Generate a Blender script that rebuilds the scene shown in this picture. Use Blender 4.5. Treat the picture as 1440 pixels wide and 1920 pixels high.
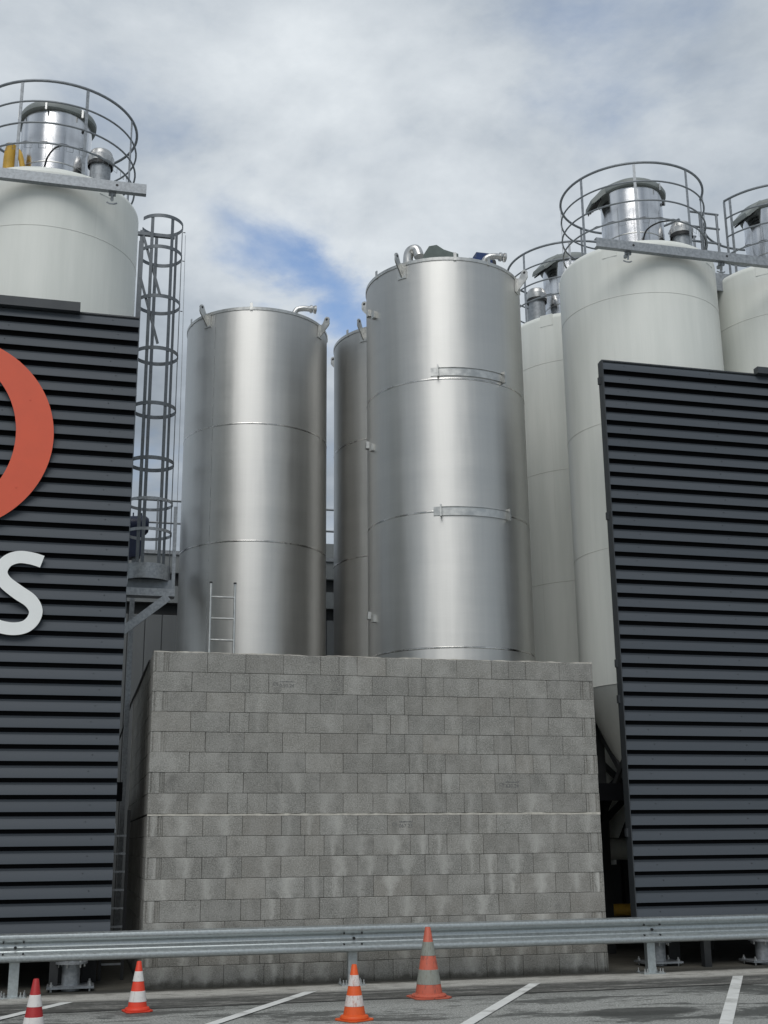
import bpy, math, random
from mathutils import Vector, Matrix
R = math.radians
rnd = random.Random(7)
scene = bpy.context.scene
col = scene.collection
for o in list(bpy.data.objects):
    bpy.data.objects.remove(o)

# ------------------------------------------------------------------ camera
# site frame: X runs along the block wall, Y away from the car park, Z up; origin = left foot of the wall
cam_d = bpy.data.cameras.new('camera')
cam = bpy.data.objects.new('camera', cam_d)
col.objects.link(cam)
cx, cu, cf = Vector((.97037, -.24143, -.00931)), Vector((-.05514, -.25881, .96435)), Vector((.23524, .93527, .26445))
m = Matrix((cx, cu, -cf)).transposed().to_4x4()
m.translation = (-.853, -15.408, 1.666)
cam.matrix_world = m
cam_d.sensor_fit = 'VERTICAL'
cam_d.sensor_height = 36
cam_d.sensor_width = 27
cam_d.lens = 36 * 2254.08 / 1920
cam_d.clip_end = 2000
scene.camera = cam

# ------------------------------------------------------------------ sky, sun, exposure
SUN_EL, SUN_AZ = R(52), R(203)            # azimuth clockwise from +Y
world = bpy.data.worlds.new('World')
scene.world = world
world.use_nodes = True
nt = world.node_tree
nt.nodes.clear()


def wn(t, **k):
    n = nt.nodes.new(t)
    for a, b in k.items():
        setattr(n, a, b)
    return n


def wl(a, b):
    nt.links.new(a, b)


def wmath(op, a, b=None, c=None, clamp=False):
    n = wn('ShaderNodeMath', operation=op, use_clamp=clamp)
    for i, v in enumerate((a, b, c)):
        if v is None:
            continue
        if isinstance(v, (int, float)):
            n.inputs[i].default_value = v
        else:
            wl(v, n.inputs[i])
    return n.outputs[0]


tc = wn('ShaderNodeTexCoord')
sep = wn('ShaderNodeSeparateXYZ')
wl(tc.outputs['Generated'], sep.inputs[0])
zc = wmath('ADD', wmath('MAXIMUM', sep.outputs[2], 0.0), 0.22)
cmb = wn('ShaderNodeCombineXYZ')
wl(wmath('DIVIDE', sep.outputs[0], zc), cmb.inputs[0])
wl(wmath('DIVIDE', sep.outputs[1], zc), cmb.inputs[1])
cmb.inputs[2].default_value = 3.7


def wnoise(scale, detail, rough, w, dist=0.0):
    n = wn('ShaderNodeTexNoise', noise_dimensions='4D')
    n.inputs['Scale'].default_value = scale
    n.inputs['Detail'].default_value = detail
    n.inputs['Roughness'].default_value = rough
    n.inputs['W'].default_value = w
    n.inputs['Distortion'].default_value = dist
    wl(cmb.outputs[0], n.inputs['Vector'])
    return n.outputs[0]


n_big = wnoise(1.3, 6, .55, 2.3, .3)
n_fine = wnoise(3.9, 9, .58, 5.1, .2)
n_shade = wnoise(1.45, 9, .55, 9.4, .15)
# open blue gap in the clouds (a break above the yard), ragged by the noise
def wdot(v):
    n = wn('ShaderNodeVectorMath', operation='DOT_PRODUCT')
    wl(tc.outputs['Generated'], n.inputs[0])
    n.inputs[1].default_value = v
    return n.outputs['Value']


gc = Vector((.178, .8865, .4215)).normalized()
gx = Vector((gc.y, -gc.x, 0)).normalized()
gy = gx.cross(gc)
n_warp = wnoise(3.4, 7, .62, 1.7, .5)
n_warp2 = wnoise(3.0, 7, .62, 7.7, .5)
ga = wmath('ADD', wdot(gx), wmath('MULTIPLY', wmath('SUBTRACT', n_warp, .5), .16))
gb_ = wmath('ADD', wdot(gy), wmath('MULTIPLY', wmath('SUBTRACT', n_warp2, .5), .14))
gb_ = wmath('ADD', gb_, wmath('MULTIPLY', ga, .35))
ga = wmath('DIVIDE', ga, .085)
gb_ = wmath('DIVIDE', gb_, .034)
grad = wmath('SQRT', wmath('ADD', wmath('MULTIPLY', ga, ga), wmath('MULTIPLY', gb_, gb_)))
front_side = wmath('GREATER_THAN', wdot(gc), 0.0)
gap = wn('ShaderNodeMapRange', interpolation_type='SMOOTHSTEP')
wl(grad, gap.inputs[0])
gap.inputs[1].default_value = .0
gap.inputs[2].default_value = 1.7
gap.inputs[3].default_value = .27
gap.inputs[4].default_value = 0.0
dens = wmath('ADD', wmath('MULTIPLY', n_big, .55), wmath('MULTIPLY', n_fine, .50))
low = wmath('MULTIPLY', wmath('SUBTRACT', 0.36, wmath('MINIMUM', wmath('MAXIMUM', sep.outputs[2], 0.0), 0.36)), .42)
dens = wmath('SUBTRACT', wmath('SUBTRACT', dens, wmath('MULTIPLY', gap.outputs[0], front_side)), low)
cover = wn('ShaderNodeMapRange', interpolation_type='SMOOTHSTEP')
wl(dens, cover.inputs[0])
cover.inputs[1].default_value = .23
cover.inputs[2].default_value = .50
sky = wn('ShaderNodeTexSky', sky_type='NISHITA')
sky.sun_disc = False
sky.sun_elevation = SUN_EL
sky.sun_rotation = SUN_AZ
sky.air_density = 1.0
sky.dust_density = 1.2
sky.ozone_density = 2.0
ramp = wn('ShaderNodeValToRGB')
ramp.color_ramp.elements[0].position = .42
ramp.color_ramp.elements[0].color = (.235, .27, .31, 1)
ramp.color_ramp.elements[1].position = .68
ramp.color_ramp.elements[1].color = (.72, .765, .80, 1)
e = ramp.color_ramp.elements.new(.54)
e.color = (.41, .46, .515, 1)
wl(wmath('ADD', wmath('MULTIPLY', n_shade, .66), wmath('MULTIPLY', n_fine, .34)), ramp.inputs[0])
cs = wn('ShaderNodeVectorMath', operation='SCALE')
wl(ramp.outputs[0], cs.inputs[0])
cs.inputs['Scale'].default_value = 5.85
mix = wn('ShaderNodeMix', data_type='RGBA')
wl(cover.outputs[0], mix.inputs[0])
wl(sky.outputs[0], mix.inputs[6])
wl(cs.outputs[0], mix.inputs[7])
bg = wn('ShaderNodeBackground')
bg.inputs[1].default_value = 0.15
wl(mix.outputs[2], bg.inputs[0])
wout = wn('ShaderNodeOutputWorld')
wl(bg.outputs[0], wout.inputs[0])

sun_d = bpy.data.lights.new('sun', 'SUN')
sun_d.energy = 1.5
sun_d.angle = R(40)
sun_d.color = (1, .98, .95)
sun = bpy.data.objects.new('sun', sun_d)
col.objects.link(sun)
sd = Vector((math.sin(SUN_AZ) * math.cos(SUN_EL), math.cos(SUN_AZ) * math.cos(SUN_EL), math.sin(SUN_EL)))
sun.rotation_euler = sd.to_track_quat('Z', 'Y').to_euler()
vs = scene.view_settings
vs.view_transform = 'Standard'
vs.look = 'None'
vs.exposure = 0.32
vs.gamma = 1.0
vs.use_curve_mapping = False


# ------------------------------------------------------------------ materials
class NT:
    """small helper round a material's node tree"""

    def __init__(s, name):
        s.m = bpy.data.materials.new(name)
        s.m.use_nodes = True
        s.t = s.m.node_tree
        s.b = s.t.nodes['Principled BSDF']
        s.tc = s.t.nodes.new('ShaderNodeTexCoord')

    def n(s, t, **k):
        x = s.t.nodes.new(t)
        for a, b in k.items():
            setattr(x, a, b)
        return x

    def l(s, a, b):
        s.t.links.new(a, b)

    def math(s, op, a, b=None, clamp=False):
        x = s.n('ShaderNodeMath', operation=op, use_clamp=clamp)
        for i, v in enumerate((a, b)):
            if v is None:
                continue
            if isinstance(v, (int, float)):
                x.inputs[i].default_value = v
            else:
                s.l(v, x.inputs[i])
        return x.outputs[0]

    def vec(s, space='Object', scale=(1, 1, 1)):
        mp = s.n('ShaderNodeMapping')
        mp.inputs['Scale'].default_value = scale
        if space == 'World':
            g = s.n('ShaderNodeNewGeometry')
            s.l(g.outputs['Position'], mp.inputs[0])
        else:
            s.l(s.tc.outputs[space], mp.inputs[0])
        return mp.outputs[0]

    def noise(s, vec, scale=5, detail=4, rough=.55, dist=0.0):
        x = s.n('ShaderNodeTexNoise')
        x.inputs['Scale'].default_value = scale
        x.inputs['Detail'].default_value = detail
        x.inputs['Roughness'].default_value = rough
        x.inputs['Distortion'].default_value = dist
        s.l(vec, x.inputs['Vector'])
        return x.outputs[0]

    def rng(s, v, a, b, c=0.0, d=1.0, smooth=True):
        x = s.n('ShaderNodeMapRange', interpolation_type='SMOOTHSTEP' if smooth else 'LINEAR')
        s.l(v, x.inputs[0])
        for i, k in enumerate((a, b, c, d)):
            x.inputs[i + 1].default_value = k
        return x.outputs[0]

    def mix(s, f, a, b, mode='MIX'):
        x = s.n('ShaderNodeMix', data_type='RGBA', blend_type=mode)
        if isinstance(f, (int, float)):
            x.inputs[0].default_value = f
        else:
            s.l(f, x.inputs[0])
        for i, v in ((6, a), (7, b)):
            if isinstance(v, tuple):
                x.inputs[i].default_value = (v[0], v[1], v[2], 1)
            else:
                s.l(v, x.inputs[i])
        return x.outputs[2]

    def bump(s, h, strength=.3, dist=.01):
        x = s.n('ShaderNodeBump')
        x.inputs['Strength'].default_value = strength
        x.inputs['Distance'].default_value = dist
        s.l(h, x.inputs['Height'])
        s.l(x.outputs[0], s.b.inputs['Normal'])

    def base(s, c):
        if isinstance(c, tuple):
            s.b.inputs['Base Color'].default_value = (c[0], c[1], c[2], 1)
        else:
            s.l(c, s.b.inputs['Base Color'])

    def set(s, rough=None, metal=None, spec=None):
        if rough is not None:
            if isinstance(rough, (int, float)):
                s.b.inputs['Roughness'].default_value = rough
            else:
                s.l(rough, s.b.inputs['Roughness'])
        if metal is not None:
            s.b.inputs['Metallic'].default_value = metal
        if spec is not None:
            s.b.inputs['Specular IOR Level'].default_value = spec
        return s


def simple(name, c, rough=.5, metal=0.0, var=.15, scale=6.0, stretch=(1, 1, 1), bump=0.0, spec=.5, space='Object', dirt=None, dirt_at=(.55, .75)):
    t = NT(name)
    v = t.vec(space, stretch)
    n = t.noise(v, scale, 6, .6)
    a = tuple(x * (1 - var) for x in c)
    b = tuple(min(1, x * (1 + var)) for x in c)
    cc = t.mix(t.rng(n, .3, .7), a, b)
    if dirt:
        n2 = t.noise(v, scale * .45, 8, .65, .4)
        cc = t.mix(t.rng(n2, dirt_at[0], dirt_at[1], 0, .8), cc, dirt)
    t.base(cc)
    t.set(t.rng(n, .2, .8, max(0.02, rough - .08), min(1, rough + .08)), metal, spec)
    if bump:
        t.bump(t.noise(t.vec(space), scale * 8, 4), bump, .004)
    return t.m


def brushed(name, c, rough, aniso, streak=.06, weld=False):
    t = NT(name)
    v = t.vec('Object')
    # fine horizontal grain from the polishing belt, plus faint vertical run marks
    grain = t.noise(t.vec('Object', (2, 2, 160)), 3, 3, .6)
    runs = t.noise(t.vec('Object', (7, 7, .25)), 2.2, 5, .6)
    big = t.noise(t.vec('Object', (.5, .5, 4.5)), 1.0, 5, .6)
    f = t.math('ADD', t.math('MULTIPLY', grain, .3), t.math('ADD', t.math('MULTIPLY', runs, .35), t.math('MULTIPLY', big, .35)))
    a = tuple(x * (1 - streak) for x in c)
    b = tuple(min(1, x * (1 + streak)) for x in c)
    t.base(t.mix(t.rng(f, .35, .65), a, b))
    t.set(t.rng(f, .3, .7, rough - .05, rough + .06), 1.0)
    t.b.inputs['Anisotropic'].default_value = aniso
    t.b.inputs['Anisotropic Rotation'].default_value = .25
    tg = t.n('ShaderNodeTangent', direction_type='RADIAL', axis='Z')
    t.l(tg.outputs[0], t.b.inputs['Tangent'])
    # the sheet is not perfectly round: long shallow vertical waves
    wv = t.noise(t.vec('Object', (1, 1, .12)), 2.1, 2, .4)
    dent = t.noise(t.vec('Object', (1, 1, .7)), 4.5, 2, .4)
    hb = t.math('ADD', t.math('ADD', t.math('MULTIPLY', wv, 1.0), t.math('MULTIPLY', dent, .05)), t.math('MULTIPLY', grain, .004))
    t.bump(hb, .35, .05)
    return t.m


M = {}
M['steel'] = brushed('brushed_stainless', (.59, .588, .572), .50, .55)
M['steel_bright'] = brushed('bright_stainless', (.74, .74, .75), .20, .6, .04)
M['weld'] = simple('ground_weld_seam', (.46, .45, .43), .26, 1.0, .35, 4, (1, 1, 1))
M['steel_plain'] = simple('plain_stainless', (.52, .52, .50), .38, 1.0, .14, 9)
def silo_paint():
    t = NT('white_silo_paint')
    n = t.noise(t.vec('Object', (3, 3, .3)), 1.6, 6, .6)
    drip = t.noise(t.vec('Object', (14, 14, .16)), 2.0, 6, .65)
    patch = t.noise(t.vec('Object', (1, 1, .6)), .8, 5, .6)
    c = t.mix(t.rng(n, .3, .7), (.67, .69, .65), (.73, .745, .705))
    c = t.mix(t.math('MULTIPLY', t.rng(drip, .56, .74), t.rng(patch, .4, .7, .12, .42)), c, (.50, .505, .47))
    t.base(c)
    t.set(t.rng(n, .3, .7, .38, .5), 0, .4)
    wv = t.noise(t.vec('Object', (1, 1, .4)), 1.4, 2, .4)
    t.bump(wv, .25, .05)
    return t.m


M['white'] = silo_paint()
M['white_seam'] = simple('painted_weld_seam', (.62, .63, .59), .5, 0, .05, 5)
M['galv'] = simple('galvanised_steel', (.31, .33, .35), .5, .55, .2, 22, bump=.05, dirt=(.27, .28, .29))
M['galv_rail'] = simple('galvanised_barrier', (.45, .485, .49), .42, .8, .10, 34, bump=.06, space='World', dirt=(.36, .38, .39), dirt_at=(.5, .8))
M['galv_dark'] = simple('weathered_galvanised_tube', (.23, .25, .27), .5, .45, .14, 14)
M['cage'] = simple('dark_cage_steel', (.14, .155, .17), .5, .4, .14, 14)
M['hood'] = simple('grey_plastic_hood', (.19, .21, .205), .55, 0, .1, 5)
M['alu'] = simple('cast_aluminium', (.55, .55, .54), .35, .9, .1, 12)
M['black'] = simple('black_rubber', (.012, .012, .013), .5, 0, .2, 8)
M['shade_black'] = simple('painted_gap_shade', (.006, .0065, .008), .85, 0, .2, 3, spec=.1)  # near-black colour standing in for deep shade
M['yellow'] = simple('yellow_hose', (.55, .33, .045), .5, 0, .15, 7, dirt=(.32, .2, .05))
M['green'] = simple('green_grey_gearbox', (.10, .125, .115), .5, 0, .12, 8)
M['blue'] = simple('blue_motor_paint', (.012, .035, .12), .42, 0, .15, 8)
M['navy'] = simple('dark_blue_motor_paint', (.006, .013, .045), .45, 0, .15, 8)
M['orange_sign'] = simple('orange_red_sign_face', (.64, .095, .042), .5, 0, .03, 3)
M['white_sign'] = simple('white_sign_face', (.80, .82, .81), .5, 0, .02, 3)
M['sign_edge'] = simple('sign_return_edge', (.05, .05, .055), .5)
M['clad_grey'] = simple('grey_wall_cladding', (.15, .16, .165), .5, 0, .06, 1.2, (2, 2, .3))
M['clad_mid'] = simple('grey_parapet_metal', (.2, .215, .22), .5, .1, .07, 2)
M['dark_steel'] = simple('dark_frame_paint', (.022, .024, .026), .55, 0, .15, 5)
M['concrete_slab'] = simple('light_block_concrete', (.16, .155, .145), .9, 0, .2, 2)
M['mortar'] = simple('pale_mortar', (.47, .45, .40), .95, 0, .2, 12, bump=.5)
M['joint'] = simple('recessed_joint', (.07, .068, .062), .95, 0, .2, 12)
M['stamp'] = simple('faded_stamp_ink', (.115, .118, .118), .9, 0, .35, 40)
M['zinc_bolt'] = simple('zinc_bolt', (.45, .46, .46), .4, .8, .1, 10)
M['line_paint'] = simple('worn_line_paint', (.66, .67, .65), .75, 0, .06, 5, bump=.15, space='World', dirt=(.30, .30, .28), dirt_at=(.50, .70))


def slat_paint():
    t = NT('anthracite_slat_paint')
    oi = t.n('ShaderNodeObjectInfo')
    n = t.noise(t.vec('Object', (.25, 3, 3)), 2.2, 5, .55)
    f = t.math('ADD', t.math('MULTIPLY', oi.outputs['Random'], .4), t.math('MULTIPLY', n, .6))
    t.base(t.mix(t.rng(f, .2, .8), (.058, .068, .080), (.070, .080, .093)))
    t.set(t.rng(n, .3, .7, .5, .6), 0, .22)
    return t.m


M['slat'] = slat_paint()
M['slat_trim'] = simple('anthracite_trim', (.04, .045, .05), .42, 0, .08, 3)


def block_mat():
    t = NT('grey_concrete_block')
    oi = t.n('ShaderNodeObjectInfo')
    oc = t.n('ShaderNodeSeparateColor')
    t.l(oi.outputs['Color'], oc.inputs[0])
    stain, brown, val = oc.outputs[0], oc.outputs[1], oc.outputs[2]
    gp = t.n('ShaderNodeSeparateXYZ')
    t.l(t.tc.outputs['Generated'], gp.inputs[0])
    ofs = t.n('ShaderNodeVectorMath', operation='ADD')
    geo = t.n('ShaderNodeNewGeometry')
    t.l(geo.outputs['Position'], ofs.inputs[0])
    pos = ofs.outputs[0]
    nsl = t.noise(pos, 7, 4, .6)
    nfi = t.noise(pos, 62, 4, .8)
    nmd = t.noise(pos, 17, 5, .7)
    base = t.mix(t.rng(nfi, .36, .64), (.125, .124, .114), (.37, .366, .342))
    base = t.mix(t.rng(nmd, .3, .7, 0, .5), base, (.215, .213, .198))
    base = t.mix(t.math('MULTIPLY', brown, .30), base, (.30, .275, .24))
    # pale bloom left in the middle of a block as it dries, dark flanks
    dx = t.math('ABSOLUTE', t.math('SUBTRACT', t.math('ADD', gp.outputs[0], t.math('MULTIPLY', t.math('SUBTRACT', nsl, .5), .5)), t.math('ADD', .38, t.math('MULTIPLY', oi.outputs['Random'], .26))))
    wid = t.math('ADD', .15, t.math('MULTIPLY', gp.outputs[2], .16))
    bloom = t.math('SUBTRACT', 1.0, t.math('DIVIDE', dx, wid), True)
    bloom = t.math('MULTIPLY', t.math('MULTIPLY', bloom, t.rng(nfi, .15, .6, .55, 1)), stain)
    base = t.mix(t.math('MULTIPLY', bloom, .85, True), base, (.50, .495, .465))
    blot = t.rng(t.noise(pos, 3.2, 5, .6), .42, .68)
    base = t.mix(t.math('MULTIPLY', blot, .42), base, (.36, .355, .335))
    dark = t.rng(t.noise(pos, 5.2, 4, .5), .55, .8)
    base = t.mix(t.math('MULTIPLY', dark, .55), base, (.125, .124, .115))
    vv = t.n('ShaderNodeVectorMath', operation='SCALE')
    t.l(base, vv.inputs[0])
    t.l(t.math('ADD', .90, t.math('MULTIPLY', val, .18)), vv.inputs['Scale'])
    # damp, mossy foot of the wall
    pz = t.n('ShaderNodeSeparateXYZ')
    t.l(geo.outputs['Position'], pz.inputs[0])
    foot = t.rng(t.math('ADD', pz.outputs[2], t.math('MULTIPLY', nsl, -.16)), -.06, .04, 1, 0)
    t.base(t.mix(t.math('MULTIPLY', foot, .8), vv.outputs[0], (.045, .043, .035)))
    t.set(.93, 0, .25)
    hh = t.math('ADD', t.math('MULTIPLY', nfi, 1.0), t.math('MULTIPLY', nmd, .8))
    t.bump(hh, .75, .006)
    return t.m


M['block'] = block_mat()


def asphalt():
    t = NT('worn_asphalt')
    p = t.vec('World')
    fi = t.noise(p, 48, 5, .8)
    md = t.noise(t.vec('World', (1, 1.6, 1)), 7, 8, .72)
    bg_ = t.noise(t.vec('World', (.5, 1.5, 1)), 1.1, 8, .66, .6)
    c = t.mix(t.rng(fi, .36, .64), (.115, .12, .112), (.47, .48, .455))
    c = t.mix(t.rng(md, .46, .60, 0, .6), c, (.29, .29, .275))
    wet = t.rng(t.math('ADD', t.math('MULTIPLY', bg_, .7), t.math('MULTIPLY', md, .3)), .485, .565)
    c = t.mix(t.math('MULTIPLY', wet, .82), c, (.050, .053, .049))
    # dark oil / water stain
    sx = t.n('ShaderNodeSeparateXYZ')
    g = t.n('ShaderNodeNewGeometry')
    t.l(g.outputs['Position'], sx.inputs[0])
    ex = t.math('DIVIDE', t.math('SUBTRACT', sx.outputs[0], 4.75), .72)
    ey = t.math('DIVIDE', t.math('SUBTRACT', sx.outputs[1], -3.45), .30)
    rr = t.math('SQRT', t.math('ADD', t.math('MULTIPLY', ex, ex), t.math('MULTIPLY', ey, ey)))
    rr = t.math('ADD', rr, t.math('MULTIPLY', t.math('SUBTRACT', md, .5), .9))
    st = t.rng(rr, .82, 1.02, 1, 0)
    c = t.mix(t.math('MULTIPLY', st, .85), c, (.052, .054, .050))
    # gravelly edge next to the concrete strip
    ed = t.rng(t.math('ADD', sx.outputs[1], t.math('MULTIPLY', t.math('SUBTRACT', md, .5), .5)), -2.35, -1.75)
    c = t.mix(t.math('MULTIPLY', ed, .35), c, (.06, .06, .055))
    t.base(c)
    wetf = t.math('MAXIMUM', t.math('MULTIPLY', wet, .6), t.math('MULTIPLY', st, .6))
    t.set(t.rng(wetf, 0, 1, .9, .5), 0, .4)
    t.bump(t.math('ADD', fi, t.math('MULTIPLY', md, .5)), .6, .006)
    return t.m


def apron():
    t = NT('stained_concrete_strip')
    p = t.vec('World')
    fi = t.noise(p, 70, 4, .7)
    md = t.noise(t.vec('World', (1, 2.5, 1)), 3.2, 8, .7, .4)
    bg_ = t.noise(t.vec('World', (.6, 2.2, 1)), 1.6, 7, .66, .6)
    c = t.mix(t.rng(fi, .3, .7), (.30, .295, .27), (.50, .49, .455))
    c = t.mix(t.rng(md, .48, .66, 0, .75), c, (.16, .155, .14))
    c = t.mix(t.rng(bg_, .54, .68, 0, .7), c, (.075, .072, .06))
    sx = t.n('ShaderNodeSeparateXYZ')
    g = t.n('ShaderNodeNewGeometry')
    t.l(g.outputs['Position'], sx.inputs[0])
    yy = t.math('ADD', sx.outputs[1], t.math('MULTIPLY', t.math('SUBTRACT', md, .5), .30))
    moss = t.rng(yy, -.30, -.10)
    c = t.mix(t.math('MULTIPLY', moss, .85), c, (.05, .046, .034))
    # outer half: old patched surface, dark and gritty with pale scuffs
    sm = t.noise(t.vec('World', (.5, 3.0, 1)), 2.6, 9, .74, .5)
    gr_ = t.noise(t.vec('World', (1, 1.8, 1)), 13, 8, .82)
    patchc = t.mix(t.rng(gr_, .36, .64), (.045, .045, .041), (.22, .218, .205))
    patchc = t.mix(t.rng(sm, .57, .64, 0, .8), patchc, (.36, .355, .33))
    patchc = t.mix(t.rng(sm, .46, .56, .85, 0), patchc, (.045, .046, .042))
    edge = t.rng(yy, -1.02, -.72, 1, 0)
    c = t.mix(t.math('MULTIPLY', edge, .95), c, patchc)
    lip = t.rng(yy, -1.74, -1.60, 1, 0)
    c = t.mix(t.math('MULTIPLY', lip, .8), c, (.03, .031, .029))
    t.base(c)
    t.set(.85, 0, .35)
    t.bump(t.math('ADD', fi, md), .5, .006)
    return t.m


M['asphalt'] = asphalt()
M['apron'] = apron()


def cone_mat(name, c, dirt, amt=(.52, .7), streak=(9, 9, 2)):
    t = NT(name)
    v = t.vec('Object', streak)
    n = t.noise(v, 3, 7, .7, .4)
    n2 = t.noise(t.vec('Object'), 30, 4, .6)
    cc = t.mix(t.rng(n2, .3, .7, 0, .25), c, tuple(x * .7 for x in c))
    t.base(t.mix(t.rng(n, amt[0], amt[1], 0, .75), cc, dirt))
    t.set(.55, 0, .4)
    return t.m


M['cone_red'] = cone_mat('deep_red_cone_plastic', (.36, .02, .022), (.2, .03, .03), (.6, .8))
M['cone_bright'] = cone_mat('bright_red_cone_plastic', (.68, .055, .025), (.35, .05, .04), (.62, .8))
M['cone_orange'] = cone_mat('orange_cone_plastic', (.68, .10, .018), (.36, .06, .03), (.58, .8))
M['cone_faded'] = cone_mat('faded_salmon_cone_plastic', (.50, .115, .07), (.08, .055, .05), (.52, .68))
M['band_white'] = cone_mat('white_reflective_sleeve', (.68, .66, .64), (.4, .36, .34), (.58, .72))
M['band_scuffed'] = cone_mat('scuffed_pinkish_sleeve', (.66, .60, .57), (.42, .2, .15), (.5, .62), (22, 22, 5))
M['band_dirty'] = cone_mat('dirty_grey_green_sleeve', (.25, .265, .235), (.17, .15, .12), (.5, .65), (26, 26, 2))


# ------------------------------------------------------------------ mesh builder
class MB:
    def __init__(s):
        s.v, s.f = [], []

    def quad(s, *p):
        i = len(s.v)
        s.v += [tuple(q) for q in p]
        s.f.append(tuple(range(i, i + len(p))))
        return s

    def box(s, x0, x1, y0, y1, z0, z1):
        i = len(s.v)
        s.v += [(x, y, z) for z in (z0, z1) for y in (y0, y1) for x in (x0, x1)]
        for q in ((0, 2, 3, 1), (4, 5, 7, 6), (0, 1, 5, 4), (2, 6, 7, 3), (0, 4, 6, 2), (1, 3, 7, 5)):
            s.f.append(tuple(i + k for k in q))
        return s

    def cbox(s, x0, x1, y0, y1, z0, z1, c=.004):
        i = len(s.v)
        xs, ys, zs = (x0, x1), (y0, y1), (z0, z1)
        idx = {}
        for a in (0, 1):
            for b in (0, 1):
                for d in (0, 1):
                    sx, sy, sz = (1, -1)[a], (1, -1)[b], (1, -1)[d]
                    for ax in range(3):
                        p = [xs[a] + sx * c, ys[b] + sy * c, zs[d] + sz * c]
                        p[ax] = (xs[a], ys[b], zs[d])[ax]
                        idx[(a, b, d, ax)] = len(s.v)
                        s.v.append(tuple(p))
        I = idx
        for k in (0, 1):
            s.f.append((I[(k, 0, 0, 0)], I[(k, 0, 1, 0)], I[(k, 1, 1, 0)], I[(k, 1, 0, 0)]))
            s.f.append((I[(0, k, 0, 1)], I[(1, k, 0, 1)], I[(1, k, 1, 1)], I[(0, k, 1, 1)]))
            s.f.append((I[(0, 0, k, 2)], I[(0, 1, k, 2)], I[(1, 1, k, 2)], I[(1, 0, k, 2)]))
            for j in (0, 1):
                s.f.append((I[(0, k, j, 1)], I[(1, k, j, 1)], I[(1, k, j, 2)], I[(0, k, j, 2)]))
                s.f.append((I[(k, 0, j, 0)], I[(k, 1, j, 0)], I[(k, 1, j, 2)], I[(k, 0, j, 2)]))
                s.f.append((I[(k, j, 0, 0)], I[(k, j, 1, 0)], I[(k, j, 1, 1)], I[(k, j, 0, 1)]))
                for d in (0, 1):
                    s.f.append((I[(k, j, d, 0)], I[(k, j, d, 1)], I[(k, j, d, 2)]))
        return s

    def lathe(s, prof, seg=64, c=(0, 0, 0), a0=0.0, a1=None, rf=None):
        full = a1 is None
        n = seg if full else seg + 1
        span = 2 * math.pi if full else a1 - a0
        i = len(s.v)
        for k in range(n):
            a = a0 + span * k / seg
            for r, z in prof:
                q = rf(a, r, z) if rf else r
                s.v.append((c[0] + q * math.cos(a), c[1] + q * math.sin(a), c[2] + z))
        L = len(prof)
        for k in range(seg):
            k2 = (k + 1) % n
            for j in range(L - 1):
                s.f.append((i + k * L + j, i + k2 * L + j, i + k2 * L + j + 1, i + k * L + j + 1))
        return s

    def tube(s, pts, r, seg=8, closed=False, cap=True):
        pts = [Vector(p) for p in pts]
        n = len(pts)
        i = len(s.v)
        up = None
        for k in range(n):
            a = pts[(k - 1) % n] if (closed or k > 0) else pts[k]
            b = pts[(k + 1) % n] if (closed or k < n - 1) else pts[k]
            t = (b - a).normalized()
            if up is None:
                up = Vector((0, 0, 1)) if abs(t.z) < .9 else Vector((1, 0, 0))
            u = (up - t * up.dot(t)).normalized()
            w = t.cross(u)
            up = u
            rr = r[k] if isinstance(r, (list, tuple)) else r
            for q in range(seg):
                an = 2 * math.pi * q / seg
                s.v.append(tuple(pts[k] + (u * math.cos(an) + w * math.sin(an)) * rr))
        for k in range(n if closed else n - 1):
            k2 = (k + 1) % n
            for q in range(seg):
                q2 = (q + 1) % seg
                s.f.append((i + k * seg + q, i + k * seg + q2, i + k2 * seg + q2, i + k2 * seg + q))
        if cap and not closed:
            s.f.append(tuple(i + q for q in reversed(range(seg))))
            s.f.append(tuple(i + (n - 1) * seg + q for q in range(seg)))
        return s

    def prism(s, poly, ext):
        """poly: list of 3D points (convex or nearly), extruded by ext"""
        i = len(s.v)
        n = len(poly)
        e = Vector(ext)
        s.v += [tuple(p) for p in poly] + [tuple(Vector(p) + e) for p in poly]
        s.f.append(tuple(i + k for k in range(n)))
        s.f.append(tuple(i + n + k for k in reversed(range(n))))
        for k in range(n):
            s.f.append((i + k, i + n + k, i + n + (k + 1) % n, i + (k + 1) % n))
        return s

    def bar(s, a, b, w, t, up=(0, 0, 1)):
        """flat bar from a to b, width w, thickness t"""
        a, b = Vector(a), Vector(b)
        d = (b - a).normalized()
        u = Vector(up)
        if abs(u.dot(d)) > .98:
            u = Vector((1, 0, 0))
        u = (u - d * u.dot(d)).normalized()
        w_ = d.cross(u)
        P = [a + u * (w / 2) * i + w_ * (t / 2) * j for i, j in ((-1, -1), (1, -1), (1, 1), (-1, 1))]
        return s.prism(P, b - a)

    def xf(s, mat):
        s.v = [tuple(mat @ Vector(p)) for p in s.v]
        return s

    def mesh(s, name, mat):
        me = bpy.data.meshes.new(name)
        me.from_pydata(s.v, [], s.f)
        import bmesh
        bm = bmesh.new()
        bm.from_mesh(me)
        bmesh.ops.remove_doubles(bm, verts=bm.verts, dist=1e-5)
        bmesh.ops.recalc_face_normals(bm, faces=bm.faces)
        bm.to_mesh(me)
        bm.free()
        me.polygons.foreach_set('use_smooth', [True] * len(me.polygons))
        me.set_sharp_from_angle(angle=R(32))
        me.materials.append(mat)
        return me

    def build(s, name, mat, parent=None):
        return obj(name, s.mesh(name, M[mat] if isinstance(mat, str) else mat), parent)


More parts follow.
